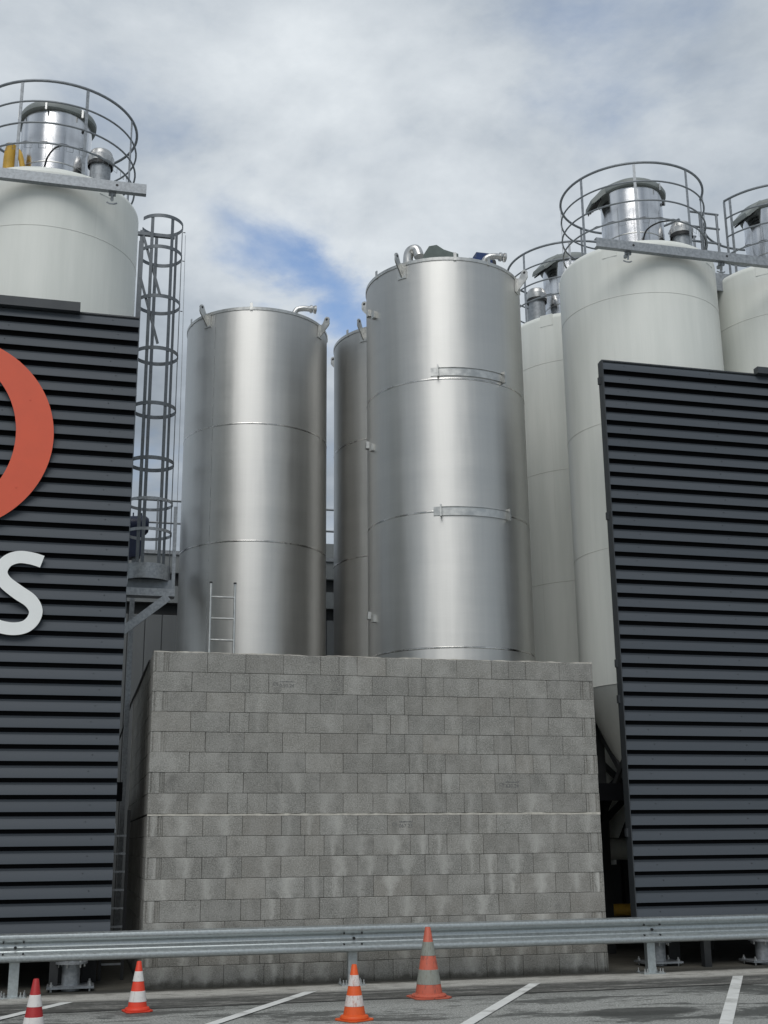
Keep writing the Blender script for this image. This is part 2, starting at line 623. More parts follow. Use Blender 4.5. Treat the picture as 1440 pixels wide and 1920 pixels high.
def obj(name, me, parent=None, loc=None):
    o = bpy.data.objects.new(name, me)
    col.objects.link(o)
    if parent is not None:
        o.parent = parent
    if loc is not None:
        o.location = loc
    return o


def tag(o, label=None, cat=None, group=None, kind=None):
    if label:
        o['label'] = label
    if cat:
        o['category'] = cat
    if group:
        o['group'] = group
    if kind:
        o['kind'] = kind
    return o


def thing(name, label, cat, loc=(0, 0, 0), group=None, rz=0.0):
    o = bpy.data.objects.new(name, None)
    o.empty_display_size = .2
    col.objects.link(o)
    o.location = loc
    o.rotation_euler.z = rz
    return tag(o, label, cat, group)


def arc(r, a0, a1, z, n=48, c=(0, 0)):
    return [(c[0] + r * math.cos(a0 + (a1 - a0) * k / n), c[1] + r * math.sin(a0 + (a1 - a0) * k / n), z) for k in range(n + 1)]


def ring(r, z, n=72, c=(0, 0)):
    return arc(r, 0, 2 * math.pi * (n - 1) / n, z, n - 1, c)


def spline(pts, sub=8):
    out = []
    P = [Vector(p) for p in pts]
    for i in range(len(P) - 1):
        p0, p1, p2, p3 = P[max(i - 1, 0)], P[i], P[i + 1], P[min(i + 2, len(P) - 1)]
        for k in range(sub):
            t = k / sub
            out.append(.5 * ((2 * p1) + (p2 - p0) * t + (2 * p0 - 5 * p1 + 4 * p2 - p3) * t * t + (3 * p1 - p0 - 3 * p2 + p3) * t ** 3))
    out.append(P[-1])
    return out


# ------------------------------------------------------------------ ground
g = MB().quad((-300, -300, 0), (300, -300, 0), (300, 300, 0), (-300, 300, 0)).build('ground', 'asphalt')
tag(g, 'grey worn asphalt of the car park with damp patches', kind='structure')
ap = MB().quad((-60, -1.80, .005), (60, -1.66, .005), (60, 20, .005), (-60, 20, .005)).build('concrete_apron', 'apron')
tag(ap, 'stained concrete strip along the foot of the wall', kind='structure')
for a, b in (((-.83, -.93), (-1.87, -2.7)), ((1.90, -.80), (-.8, -5.2)), ((4.62, -.87), (1.9, -5.3)), ((7.29, -.93), (4.6, -5.35)), ((10.0, -.98), (7.3, -5.4))):
    w = .062 * math.sqrt(1 + ((b[0] - a[0]) / (b[1] - a[1])) ** 2)
    ln = MB().quad((a[0] - w, a[1], .010), (a[0] + w, a[1] + .0, .010), (b[0] + w, b[1], .010), (b[0] - w, b[1], .010)).build('parking_line', 'line_paint')
    tag(ln, 'white painted line between parking bays', kind='structure')

# ------------------------------------------------------------------ block wall enclosure
BW, BD, BH, JT = .49, .19, .25, .0016
WL, DEP, NR = 5.97, 5.78, 16
wall = thing('block_wall', 'grey concrete block wall enclosure with a pale mortar line, standing behind the crash barrier', 'wall')


def block_mesh(nm, w, d=BD):
    return MB().cbox(JT, w - JT, 0, d, JT, BH - JT, .005).mesh(nm, M['block'])


B_full, B_half, B_cut = block_mesh('block', BW), block_mesh('half_block', BW / 2), block_mesh('cut_block', .39)


def end_mesh():
    mb = MB()
    w = BD
    # end face of a block of the side wall: two shallow vertical grooves
    prof = [(JT, 0), (.022, 0), (.026, .012), (.036, .012), (.040, 0), (.128, 0), (.132, .014), (.146, .014), (.150, 0), (.162, 0), (.166, .010), (.176, .010), (.18, 0), (w - JT, 0), (w - JT, BW), (JT, BW)]
    z0, z1 = JT, BH - JT
    i = len(mb.v)
    n = len(prof)
    mb.v += [(x, y, z0) for x, y in prof] + [(x, y, z1) for x, y in prof]
    for k in range(n):
        mb.f.append((i + k, i + (k + 1) % n, i + n + (k + 1) % n, i + n + k))
    mb.f.append(tuple(i + k for k in reversed(range(n))))
    mb.f.append(tuple(i + n + k for k in range(n)))
    return mb.mesh('end_block', M['block'])


B_end = end_mesh()
B_side = MB().cbox(0, BD, JT, BW - JT, JT, BH - JT, .005).mesh('side_block', M['block'])


def rowz(k):
    return (NR - 1 - k) * BH + (.0165 if k < 8 else 0)


stamp_at = {}


def put(me, x, y, z, k):
    o = obj('block', me, wall, (x, y, z))
    st = .25 + .75 * max(0, min(1, (k - 4) / 7))
    if rnd.random() < .22:
        st *= .25
    br = rnd.random() * (.35 if k < 3 else .55)
    if rnd.random() < .12:
        br += .5
    o.color = (st * (.5 + .5 * rnd.random()), br, rnd.random(), 1)
    o.location.y += rnd.uniform(-.0016, .0016)
    o.location.x += rnd.uniform(-.0012, .0012)
    return o


halves = {0: (4, 9), 1: (2, 7), 2: (6, 9), 3: (2, 6, 8, 10), 4: (6, 8, 9), 5: (7, 9, 10), 6: (6, 7, 11), 7: (2, 8), 8: (3, 8), 9: (4, 7), 10: (5, 8), 11: (4, 9), 12: (2, 5), 13: (7,), 14: (2, 8, 10), 15: (3, 6, 9)}
front = {}
rest = MB()
for k in range(NR):
    z = rowz(k)
    x = 0.0
    odd = (k % 2 == 0)                       # first, third ... course from the top: side wall shows its end at the left corner
    if odd:
        put(B_end, 0, 0, z, k)
        x = BD
    for n in range(12):
        if n == 5:
            front[(k, 'cut')] = put(B_cut, x, 0, z, k)
            x += .39
            continue
        if n in halves[k]:
            put(B_half, x, 0, z, k)
            put(B_half, x + BW / 2, 0, z, k)
        else:
            front[(k, n)] = put(B_full, x, 0, z, k)
        x += BW
    if not odd:
        put(B_end, x, 0, z, k)
    # left side wall
    y = BW if odd else BD
    n = 0
    while y < DEP - .05:
        if n < 2:
            put(B_side, 0, y, z, k)
        else:
            rest.box(0 + rnd.uniform(-.001, .001), BD, y + .003, min(y + BW, DEP) - .003, z + .003, z + BH - .003)
        y += BW
        n += 1
    # right and rear walls
    y = BW if not odd else BD
    while y < DEP - .05:
        rest.box(WL - BD, WL + rnd.uniform(-.001, .001), y + .003, min(y + BW, DEP) - .003, z + .003, z + BH - .003)
        y += BW
    x = BD
    while x < WL - BD - .05:
        rest.box(x + .003, min(x + BW, WL - BD) - .003, DEP - BD, DEP, z + .003, z + BH - .003)
        x += BW
tag(rest.build('side_and_rear_blocks', 'block', wall), kind='stuff')
core = MB().box(.014, WL - .014, .0195, BD - .02, 0, 4.014).box(.014, BD - .014, BD - .02, DEP - .02, 0, 4.012).box(WL - BD + .014, WL - .014, BD - .02, DEP - .02, 0, 4.012).box(BD - .014, WL - BD + .014, DEP - BD + .014, DEP - .022, 0, 4.010)
core.build('joint_core', 'joint', wall)


def ragged_strip(x0, x1, z0, h, y, d, n, amp, nm):
    mb = MB()
    up, lo, fr = [], [], []
    a = b = 0
    for k in range(n + 1):
        a = .6 * a + rnd.uniform(-amp, amp)
        b = .6 * b + rnd.uniform(-amp * .6, amp * .6)
        x = x0 + (x1 - x0) * k / n
        up.append((x, z0 + h + a))
        lo.append((x, z0 + b))
        fr.append(y + rnd.uniform(-.0015, .0015))
    i = 0
    for k in range(n):
        (xa, ua), (xb, ub) = up[k], up[k + 1]
        (_, la), (_, lb) = lo[k], lo[k + 1]
        ya, yb = fr[k], fr[k + 1]
        mb.quad((xa, ya, la), (xb, yb, lb), (xb, yb, ub), (xa, ya, ua))
        mb.quad((xa, ya, ua), (xb, yb, ub), (xb, y + d, ub), (xa, y + d, ua))
        mb.quad((xa, ya, la), (xa, y + d, la), (xb, y + d, lb), (xb, yb, lb))
    return mb.build(nm, 'mortar', wall)


ragged_strip(.0, WL, 2.0 - .006, .024, -.003, .05, 110, .004, 'mortar_line')
ragged_strip(.0, WL, 4.0165, .010, .004, .17, 90, .006, 'mortar_capping')


def text_mesh(txt, size, mat):
    cu = bpy.data.curves.new('lettering', 'FONT')
    cu.body = txt
    cu.size = size
    cu.extrude = .0004
    cu.align_x = 'CENTER'
    cu.align_y = 'CENTER'
    to = bpy.data.objects.new('lettering', cu)
    col.objects.link(to)
    dg = bpy.context.evaluated_depsgraph_get()
    me = bpy.data.meshes.new_from_object(to.evaluated_get(dg))
    bpy.data.objects.remove(to)
    me.materials.clear()
    me.materials.append(M[mat])
    return me


def stamp(k, key, dx, dz, line2):
    b = front.get((k, key))
    if b is None:
        return
    for t, s, ox, oz in (('CE', .062, -.145, -.005), (line2, .066, .0, -.022)):
        o = obj('stamp', text_mesh(t, s, 'stamp'), b, (dx + ox, -.0012, dz + oz))
        o.rotation_euler = (R(90), 0, 0)
    # first line is smeared beyond reading
    mb = MB()
    x = -.09
    while x < .09:
        w = rnd.uniform(.006, .016)
        mb.box(x, x + w, -.0008, .0, rnd.uniform(-.008, -.002), rnd.uniform(.004, .014))
        x += w + rnd.uniform(.001, .005)
    o = mb.build('smeared_stamp', 'stamp', b)
    o.location = (dx, -.0004, dz + .028)
    o['kind'] = 'stuff'


stamp(1, 3, .235, .125, '0.50.24')
stamp(6, 9, .235, .115, '630 24')
stamp(8, 6, .24, .13, '067 23')

# ------------------------------------------------------------------ stainless tanks
TR = 1.25


def lug(mb, ang, r, z):
    ca, sa = math.cos(ang), math.sin(ang)

    def P(rr, zz, tt):
        return (rr * ca - tt * sa, rr * sa + tt * ca, zz)
    # reinforcing pad on the shell
    pad = [P(r + .001, z - .27, -.075), P(r + .001, z - .27, .075), P(r + .001, z - .02, .075), P(r + .001, z - .02, -.075)]
    mb.prism(pad, (.012 * ca, .012 * sa, 0))
    fin = [(r + .012, z - .25), (r + .012, z - .02), (r + .06, z - .02), (r + .095, z + .05)]
    cxr, czr, rad = r + .15, z + .06, .052
    fin += [(cxr + rad * math.cos(a), czr + rad * math.sin(a)) for a in [R(x) for x in (170, 130, 90, 50, 10, -30)]]
    fin += [(r + .20, z - .02), (r + .18, z - .06)]
    mb.prism([P(a, b, -.011) for a, b in fin], (-.022 * sa * -1 * -1, .022 * ca, 0))
    return P(cxr, czr, 0), (-sa, ca)


def bracket(mb, ang, r, z, w=.05, h=.09, d=.06):
    ca, sa = math.cos(ang), math.sin(ang)
    pts = [((r - .003) * ca - t * sa, (r - .003) * sa + t * ca, zz) for t, zz in ((-w / 2, z), (w / 2, z), (w / 2, z + h), (-w / 2, z + h))]
    mb.prism(pts, (d * ca, d * sa, 0))


def tank(loc, label, top, rings, lugs, tabs, seam_ang=None):
    t = thing('steel_tank', label, 'tank', loc, 'stainless steel tanks inside the block enclosure')
    zs = [0.0] + rings + [top]
    for i in range(len(zs) - 1):
        z0, z1 = zs[i], zs[i + 1]
        mb = MB()
        mb.lathe([(TR, z0 + .006 if i else z0), (TR, z1 - (.006 if i < len(zs) - 2 else 0))], 128)
        mb.build('shell_course', 'steel', t)
    for z in rings:
        MB().lathe([(TR - .004, z - .017), (TR + .002, z - .013), (TR + .0055, z), (TR + .002, z + .013), (TR - .004, z + .017)], 128).build('weld_seam', 'weld', t)
    MB().lathe([(TR - .02, top - .055), (TR + .010, top - .053), (TR + .012, top - .004), (TR + .008, top), (TR - .03, top + .002)], 128).build('rim', 'steel_plain', t)
    MB().lathe([(TR - .02, top - .002), (.9, top + .12), (.45, top + .24), (.0, top + .34)], 96).build('roof', 'steel', t)
    for a in lugs:
        mb = MB()
        c, d = lug(mb, R(a), TR, top)
        lg = mb.build('lifting_lug', 'steel_plain', t)
        hp = MB()
        dv = Vector((d[0], d[1], 0))
        hp.tube([Vector(c) - dv * .0125, Vector(c) + dv * .0125], .022, 14)
        hp.build('shackle_hole', 'black', lg)
    for a in tabs:
        mb = MB()
        bracket(mb, R(a), TR + .004, top - .06, .045, .13, .016)
        mb.build('post_socket', 'steel_plain', t)
    if seam_ang is not None:
        a = R(seam_ang)
        mb = MB()
        mb.lathe([(TR - .002, 0), (TR + .0022, .0), (TR + .0022, top - .06), (TR - .002, top - .06)], 2, a0=a - .003, a1=a + .003)
        mb.build('vertical_seam', 'weld', t)
    return t


def gooseneck(t, base, pts, r=.05, coupling=True):
    mb = MB()
    P = spline([base] + pts, 8)
    mb.tube(P, r, 14)
    p = mb.build('outlet_pipe', 'alu', t)
    if coupling:
        a, b = P[-2], P[-1]
        d = (b - a).normalized()
        c = MB()
        for q, w in ((0, 1.45), (.045, 1.2), (.075, 1.5)):
            c.tube([b + d * (q - .03), b + d * q], r * w, 14)
        c.tube([b + d * .02 + Vector((0, -.02, .0)), b + d * .03 + Vector((0, -.085, .03))], .008, 6)
        c.tube([b + d * .02 + Vector((0, -.05, -.03)), b + d * .025 + Vector((0, -.055, -.17))], .003, 5)
        c.build('coupling', 'alu', p)
    return p


T1 = tank((4.51, 1.84, .005), 'tall stainless steel tank carrying a mixer motor on its roof and two curved strap brackets', 10.32, [.3, 2.3, 4.286, 6.27, 8.32],
          [-137, -38, 52, 143], [-163, -98, -72, -15, 20, 95])
T2 = tank((1.865, 4.63, .005), 'stainless steel tank beside the caged ladder with one bent outlet pipe on its rim', 10.48, [.35, 2.35, 4.36, 6.37, 8.38],
          [-141, -38, 52, 143], [-165, -103, -8, 20, 95], seam_ang=-133)
T3 = tank((4.55, 4.63, .005), 'partly hidden stainless steel tank between the two other steel tanks', 10.46, [.3, 2.3, 4.29, 6.30, 8.37],
          [-137, -38, 52, 143], [-155, -98, -15, 20, 95])
# curved strap brackets on the tall tank
for z in (8.43, 6.27):
    s = T1
    a0, a1 = math.atan2(-1.157, -.46), math.atan2(-1.12, .555)
    mb = MB()
    mb.lathe([(TR + .002, z - .065), (TR + .016, z - .065), (TR + .016, z + .065), (TR + .002, z + .065)], 24, a0=a0, a1=a1)
    mb.lathe([(TR + .002, z + .060), (TR + .030, z + .060), (TR + .030, z + .068), (TR + .002, z + .068)], 24, a0=a0, a1=a1)
    br = mb.build('strap_bracket', 'steel_plain', s)
    e = MB()
    for a in (a0, a1):
        e = MB()
        bracket(e, a, TR, z - .09, .022, .18, .085)
        e.build('end_stop', 'steel_plain', br)
    e = MB()
    bracket(e, a0 - .05, TR, z - .06, .10, .13, .012)
    e.build('wear_pad', 'steel_plain', br)
for i in range(6):
    sub = MB()
    a, z = ((-176, 9.72), (-166, 9.60), (178, 7.55), (-171, 7.44), (180, 4.86), (-170, 4.78))[i]
    bracket(sub, R(a), TR, z, .085, .11, .05)
    sub.build('cable_bracket', 'steel_plain', T1)
# mixer drive on the tall tank
gb = MB()
zz = 10.54
GX = -.15
gb.prism([(-.20, -.12, zz), (-.20, -.12, zz + .36), (-.10, -.12, zz + .53), (.03, -.12, zz + .57), (.15, -.12, zz + .50), (.28, -.12, zz + .47), (.40, -.12, zz + .45), (.40, -.12, zz + .18), (.0, -.12, zz)], (0, .26, 0))
gb.box(-.30, .30, -.16, .16, zz - .06, zz + .02)
gb.tube([(.40, 0, zz + .32), (.62, 0, zz + .32)], [.12, .10], 20)
gb.tube([(.61, 0, zz + .32), (.66, 0, zz + .32)], .13, 20)
gb.xf(Matrix.Translation((GX, 0, 0)))
gbo = gb.build('gearbox', 'green', T1)
mt = MB()
mt.tube([(.66, 0, zz + .33), (.70, 0, zz + .33), (1.02, 0, zz + .33), (1.06, 0, zz + .33)], [.10, .13, .13, .10], 22)
mt.box(.74, .96, -.10, .10, zz + .40, zz + .53)
for k in range(14):
    a = 2 * math.pi * k / 14
    mt.bar((.72, .13 * math.cos(a), zz + .33 + .13 * math.sin(a)), (1.0, .13 * math.cos(a), zz + .33 + .13 * math.sin(a)), .012, .02)
mt.xf(Matrix.Translation((GX - .02, 0, 0)))
mt.build('drive_motor', 'blue', T1)
MB().tube([(.99 + GX, 0, zz + .33), (1.05 + GX, 0, zz + .33)], .135, 22).build('motor_fan_cover', 'black', T1)
gooseneck(T1, (-.66, -.30, 10.40), [(-.66, -.30, 10.70), (-.63, -.33, 10.82), (-.55, -.39, 10.83), (-.51, -.42, 10.70)], .082, False)
gooseneck(T1, (.46, -.62, 10.40), [(.48, -.64, 10.54), (.54, -.68, 10.66), (.66, -.70, 10.70), (.78, -.70, 10.70)], .05)
gooseneck(T2, (.50, -.80, 10.50), [(.52, -.80, 10.60), (.58, -.81, 10.70), (.70, -.82, 10.73), (.84, -.82, 10.73)], .05)

# small ladder hooked over the inside of the wall
ld = thing('steel_ladder', 'small bright steel ladder rising behind the block wall in front of a tank', 'ladder', (.885, .30, .005))
for sx in (-1, 1):
    MB().tube([(sx * .16, .02, 0), (sx * .16, .02, 5.0)], .017, 12).build('rail', 'steel_plain', ld)
    MB().tube([(sx * .16, .02, 4.99), (sx * .16, .02, 5.012)], .020, 12).build('end_cap', 'black', ld)
for k in range(17):
    MB().tube([(-.15, .02, .22 + k * .2868), (.15, .02, .22 + k * .2868)], .014, 10).build('rung', 'steel_plain', ld)

# ------------------------------------------------------------------ white silos
SR = 1.30
RAILZ = (12.38, 12.04, 11.69, 11.36)


def hood_part(parent, ang, flip=1):
    """grey moulded weather hood on the filter, its outlet snout pointing along ang"""
    mb = MB()

    def rf(a, r, z):
        return r * (1 + .022 * math.cos(4 * (a - ang) + .6))
    mb.lathe([(.50, 12.37), (.56, 12.355), (.585, 12.37), (.59, 12.43), (.565, 12.48), (.48, 12.535), (.30, 12.56), (.0, 12.565)], 72, rf=rf)
    # sloping snout
    ca, sa = math.cos(ang), math.sin(ang)
    secs = []
    for r, zt, zb, hw in ((.10, 12.575, 12.44, .24), (.44, 12.54, 12.40, .25), (.57, 12.45, 12.31, .24), (.70, 12.31, 12.19, .21), (.76, 12.25, 12.16, .20)):
        P = []
        for t, z in ((-hw, zb), (-hw, zt - .05), (-hw * .82, zt), (hw * .82, zt), (hw, zt - .05), (hw, zb)):
            P.append((r * ca - t * sa, r * sa + t * ca, z))
        secs.append(P)
    for i in range(len(secs) - 1):
        for k in range(6):
            mb.quad(secs[i][k], secs[i + 1][k], secs[i + 1][(k + 1) % 6], secs[i][(k + 1) % 6])
    mb.quad(*secs[-1])
    h = mb.build('weather_hood', 'hood', parent)
    g = MB()
    for k in range(4):
        r = .59 + .042 * k
        g.bar((r * ca + .19 * sa, r * sa - .19 * ca, 12.282 - .90 * (r - .57)), (r * ca - .19 * sa, r * sa + .19 * ca, 12.282 - .90 * (r - .57)), .03, .012)
    g.build('outlet_grille', 'black', h)
    for a in (ang + 2.2, ang - 2.2, ang + math.pi):
        x, y = .60 * math.cos(a), .60 * math.sin(a)
        MB().box(x - .014, x + .014, y - .014, y + .014, 12.31, 12.44).build('latch', 'alu', h)
    return h


def silo(loc, label, hood_ang, vent_ang, detail=True, rail_gap=None, yellow=None, extra=()):
    t = thing('white_silo', label, 'silo', loc, 'white silos standing behind the dark screens')
    zs = [3.885, 5.95, 7.955, 10.01, 10.86]
    for i in range(4):
        MB().lathe([(SR, zs[i]), (SR, zs[i + 1])], 128).build('shell_course', 'white', t)
    for z in zs[:-1]:
        MB().lathe([(SR - .002, z - .009), (SR + .0035, z - .004), (SR + .0035, z + .004), (SR - .002, z + .009)], 128).build('weld_seam', 'white_seam', t)
    MB().lathe([(SR, 10.86), (SR - .006, 10.90), (SR - .04, 10.945), (SR - .12, 10.985), (.95, 11.06), (.60, 11.15), (.50, 11.17)], 128).build('roof', 'white', t)
    MB().lathe([(SR, 3.885), (.24, 1.55), (.24, 1.25)], 96).build('hopper_cone', 'white', t)
    # support legs and bracing
    for k in range(4):
        a = R(45 + 90 * k)
        x, y = 1.16 * math.cos(a), 1.16 * math.sin(a)
        MB().box(x - .08, x + .08, y - .08, y + .08, 0, 4.1).build('leg', 'dark_steel', t)
        a2 = R(45 + 90 * (k + 1))
        x2, y2 = 1.16 * math.cos(a2), 1.16 * math.sin(a2)
        MB().bar((x, y, 3.4), (x2, y2, 1.9), .09, .05).build('brace', 'dark_steel', t)
        MB().bar((x * 1.03, y * 1.03, 1.9), (x2 * 1.03, y2 * 1.03, 3.4), .09, .05).build('brace', 'dark_steel', t)
    # filter
    MB().lathe([(.60, 11.08), (.60, 11.17), (.535, 11.18)], 64).build('filter_collar', 'white', t)
    MB().lathe([(.525, 11.12), (.525, 12.40)], 96).build('filter_body', 'steel_bright', t)
    MB().lathe([(.529, 11.47), (.531, 11.475), (.531, 11.485), (.529, 11.49)], 64).build('filter_clamp_band', 'steel_plain', t)
    hood_part(t, hood_ang)
    MB().tube([(.53 * math.cos(R(-38)), .53 * math.sin(R(-38)), 12.17), (.57 * math.cos(R(-38)), .57 * math.sin(R(-38)), 12.17)], .028, 14).build('inlet_port', 'black', t)
    # relief valve
    vx, vy = .80 * math.cos(vent_ang), .80 * math.sin(vent_ang)
    v = MB().lathe([(.155, 11.02), (.155, 11.60), (.17, 11.60)], 32, (vx, vy, 0)).build('relief_valve', 'galv', t)
    MB().lathe([(.17, 11.58), (.195, 11.59), (.20, 11.68), (.18, 11.715), (.17, 11.76), (.15, 11.79), (.0, 11.80)], 32, (vx, vy, 0)).build('valve_cap', 'alu', v)
    MB().lathe([(.19, 11.53), (.19, 11.60), (.15, 11.60), (.15, 11.53)], 32, (vx, vy, 0)).build('valve_gasket', 'black', v)
    # guard railing
    RG = 1.21
    a0, a1 = (0, 2 * math.pi) if rail_gap is None else (rail_gap[1], rail_gap[0] + 2 * math.pi)
    for i, z in enumerate(RAILZ):
        r = .021 if i == 0 else .0145
        mb = MB()
        if rail_gap is None:
            mb.tube(ring(RG, z), r, 10, closed=True)
        else:
            mb.tube(arc(RG, a0, a1, z, 72), r, 10)
        mb.build('guard_rail', 'galv_dark', t)
    angs = [R(-158 + 45 * k) for k in range(8)]
    if rail_gap is not None:
        angs = [a for a in angs if not any(rail_gap[0] - .1 < a + q < rail_gap[1] + .1 for q in (0, 2 * math.pi, -2 * math.pi))] + [rail_gap[0], rail_gap[1]]
    for a in angs:
        ca, sa = math.cos(a), math.sin(a)
        MB().bar((RG * ca, RG * sa, 10.90), (RG * ca, RG * sa, 12.37), .044, .012, (-sa, ca, 0)).build('guard_post', 'galv', t)
    # cable carried round the lowest rail on wire hooks
    mb = MB()
    aa = R(-125)
    while aa < R(-20):
        x, y = 1.17 * math.cos(aa), 1.17 * math.sin(aa)
        tx, ty = -math.sin(aa), math.cos(aa)
        for q in (-.05, .05):
            mb.tube([(x + tx * q, y + ty * q, 11.40), (x + tx * q, y + ty * q, 11.30)], .003, 4)
        mb.tube([(x - tx * .05, y - ty * .05, 11.30), (x + tx * .05, y + ty * .05, 11.30)], .003, 4)
        aa += .165
    ct = tag(mb.build('cable_hooks', 'galv', t), kind='stuff')
    mb = MB()
    mb.tube([(p[0], p[1], 11.385 + .012 * math.sin(i * 1.7)) for i, p in enumerate(arc(1.185, R(-150), R(-10), 0, 40))], .009, 6)
    mb.build('cable', 'black', ct)
    ca = MB()
    ca.tube(spline([(.15, -1.17, 11.38), (.02, -.9, 11.47), (-.08, -.66, 11.45), (-.12, -.58, 11.28), (-.12, -.60, 11.14)], 8), .014, 8)
    ca.build('filter_cable', 'black', t)
    # rim plates
    for a in (-135, -52, 60, 150):
        mb = MB()
        bracket(mb, R(a), SR - .015, 10.72, .24, .22, .022)
        mb.build('rim_plate', 'white', t)
    for pts, r in extra:
        MB().tube(spline(pts, 8), r, 14).build('fill_hose', 'yellow', t)
    return t


S_L = silo((-1.71, 1.71, .005), 'white silo rising behind the screen that carries the red and white letters', R(75), R(-31),
           extra=[([(-.64, -.36, 11.00), (-.64, -.36, 11.40), (-.63, -.38, 11.62), (-.60, -.40, 11.74)], .085), ([(-.60, -.40, 11.70), (-.50, -.42, 11.62), (-.44, -.42, 11.40), (-.38, -.42, 11.1)], .04)])
S_1 = silo((7.93, 1.71, .005), 'white silo behind the plain screen, whole railing and filter hood in view', R(172), R(-28), rail_gap=(R(-14), R(20)),
           extra=[([(-.98, .55, 10.95), (-.92, .60, 11.18), (-.78, .64, 11.27), (-.64, .62, 11.1)], .085)])
S_2 = silo((7.93, 4.46, .005), 'white silo half hidden behind the tall steel tank and its white neighbour', R(195), R(-168), extra=[([(.9, -.6, 10.95), (.85, -.75, 11.3), (.6, -.8, 11.3), (.5, -.7, 11.1)], .09)])
S_3 = silo((10.70, 1.71, .005), 'white silo reached by the small access bridge from its neighbour', R(188), R(-28), rail_gap=(R(160), R(196)),
           extra=[([(-1.16, .62, 10.92), (-1.10, .66, 11.10), (-.92, .70, 11.16), (-.76, .68, 11.02)], .10)])

# access bridge between two silos
ab = thing('access_bridge', 'short galvanised access bridge with handrails linking two white silo tops', 'bridge', (9.315, 1.90, 10.88))
MB().box(-.42, .42, -.42, .42, 0, .05).box(-.42, .42, -.43, -.41, -.17, .16).box(-.42, .42, .41, .43, -.17, .16).build('deck', 'galv', ab)
for y in (-.40, .40):
    for x in (-.20, .12):
        MB().tube([(x, y, .0), (x, y, 1.30)], .022, 10).build('post', 'galv_dark', ab)
    for z in (1.30, 1.02, .74):
        MB().tube([(-.38, y, z), (.16, y, z)], .02, 10).build('handrail', 'galv_dark', ab)

# galvanised beams along the silo heads
def beam(x0, x1, label, pads):
    b = thing('steel_beam', label, 'beam', (x0, .30, 10.6), 'galvanised beams in front of the silo heads')
    L = x1 - x0
    prof = [(-.04, 0), (-.04, .15), (.05, .15), (.05, .142), (-.032, .142), (-.032, .008), (.05, .008), (.05, 0)]
    mb = MB()
    for i in range(len(prof)):
        p, q = prof[i], prof[(i + 1) % len(prof)]
        mb.quad((0, p[0], p[1]), (0, q[0], q[1]), (L, q[0], q[1]), (L, p[0], p[1]))
    for x in (0, L):
        mb.quad((x, -.04, 0), (x, -.04, .15), (x, -.032, .15), (x, -.032, 0))
        mb.quad((x, -.04, .15), (x, .05, .15), (x, .05, .142), (x, -.04, .142))
        mb.quad((x, -.04, 0), (x, .05, 0), (x, .05, .008), (x, -.04, .008))
    mb.build('channel', 'galv', b)
    for px in pads:
        x = px - x0
        k = MB()
        k.bar((x, .03, .0), (x, .06, -.12), .03, .02)
        k.bar((x - .05, .05, -.01), (x + .05, .05, -.01), .06, .04)
        k.tube([(x - .07, .085, -.13), (x - .03, .07, -.155), (x + .03, .07, -.155), (x + .07, .085, -.13)], .012, 6)
        k.box(x - .02, x + .02, .05, .17, -.05, .0)
        k.build('bracket', 'galv', b)
        MB().tube([(x + .06, -.042, .085), (x + .06, -.038, .085)], .020, 14).build('bolt_hole', 'black', b)
    return b


beam(-8.0, -.36, 'galvanised channel beam across the head of the silo above the lettered screen', (-2.45, -.83, -4.5))
beam(6.55, 15.5, 'galvanised channel beam across the heads of the silos above the plain screen', (7.12, 8.75, 9.9, 11.5))

# ------------------------------------------------------------------ caged ladder
cl = thing('caged_ladder', 'grey caged access ladder on a small round platform beside the lettered screen', 'ladder', (.05, 4.0, .005))
CR = .37
for z in (7.75, 8.70, 9.68, 10.63, 11.55, 12.14):
    MB().lathe([(CR - .004, z - .032), (CR + .004, z - .032), (CR + .004, z + .032), (CR - .004, z + .032), (CR - .004, z - .032)], 40, a0=R(-150), a1=R(150)).build('cage_hoop', 'cage', cl)
for a in (-118, -62, -10, 40, 100):
    a = R(a)
    MB().bar(((CR - .008) * math.cos(a), (CR - .008) * math.sin(a), 5.85), ((CR - .008) * math.cos(a), (CR - .008) * math.sin(a), 12.16), .056, .010, (-math.sin(a), math.cos(a), 0)).build('cage_strap', 'cage', cl)
for y in (-.20, .20):
    MB().box(-.37, -.30, y - .02, y + .02, 5.0, 11.9).build('ladder_rail', 'cage', cl)
for k in range(24):
    MB().tube([(-.335, -.19, 5.6 + k * .27), (-.335, .19, 5.6 + k * .27)], .012, 8).build('rung', 'cage', cl)
for z0, z1 in ((11.85, 10.65), (11.0, 9.75)):
    MB().bar((-.33, -.22, z0), (.0, -.37, z1), .045, .012).build('diagonal_brace', 'cage', cl)
MB().box(-.50, .22, -.24, -.18, 11.80, 11.86).build('top_bar', 'cage', cl)
MB().lathe([(.0, 5.76), (.38, 5.76), (.38, 5.80), (.0, 5.80)], 40).build('platform', 'galv', cl)
MB().lathe([(.375, 5.74), (.383, 5.74), (.383, 5.99), (.375, 5.99), (.375, 5.74)], 44, a0=R(-170), a1=R(170)).build('toe_plate', 'galv', cl)
mb = MB()
for k in range(22):
    for j in range(3):
        x = -.34 + .68 * k / 21
        y = -.30 + .09 * j
        if x * x + y * y < .36 ** 2:
            mb.tube([(x, y, 5.748), (x, y, 5.761)], .011, 6)
mb.build('grip_studs', 'black', cl)
for z in (6.55, 7.06):
    MB().lathe([(.372, z - .025), (.380, z - .025), (.380, z + .025), (.372, z + .025), (.372, z - .025)], 40, a0=R(-165), a1=R(165)).build('platform_rail', 'galv', cl)
MB().box(.395, .45, -.14, -.08, 5.50, 7.0).build('gate_post', 'galv', cl)
MB().box(-.9, .40, -.16, -.10, 5.60, 5.76).build('bearer', 'galv_dark', cl)
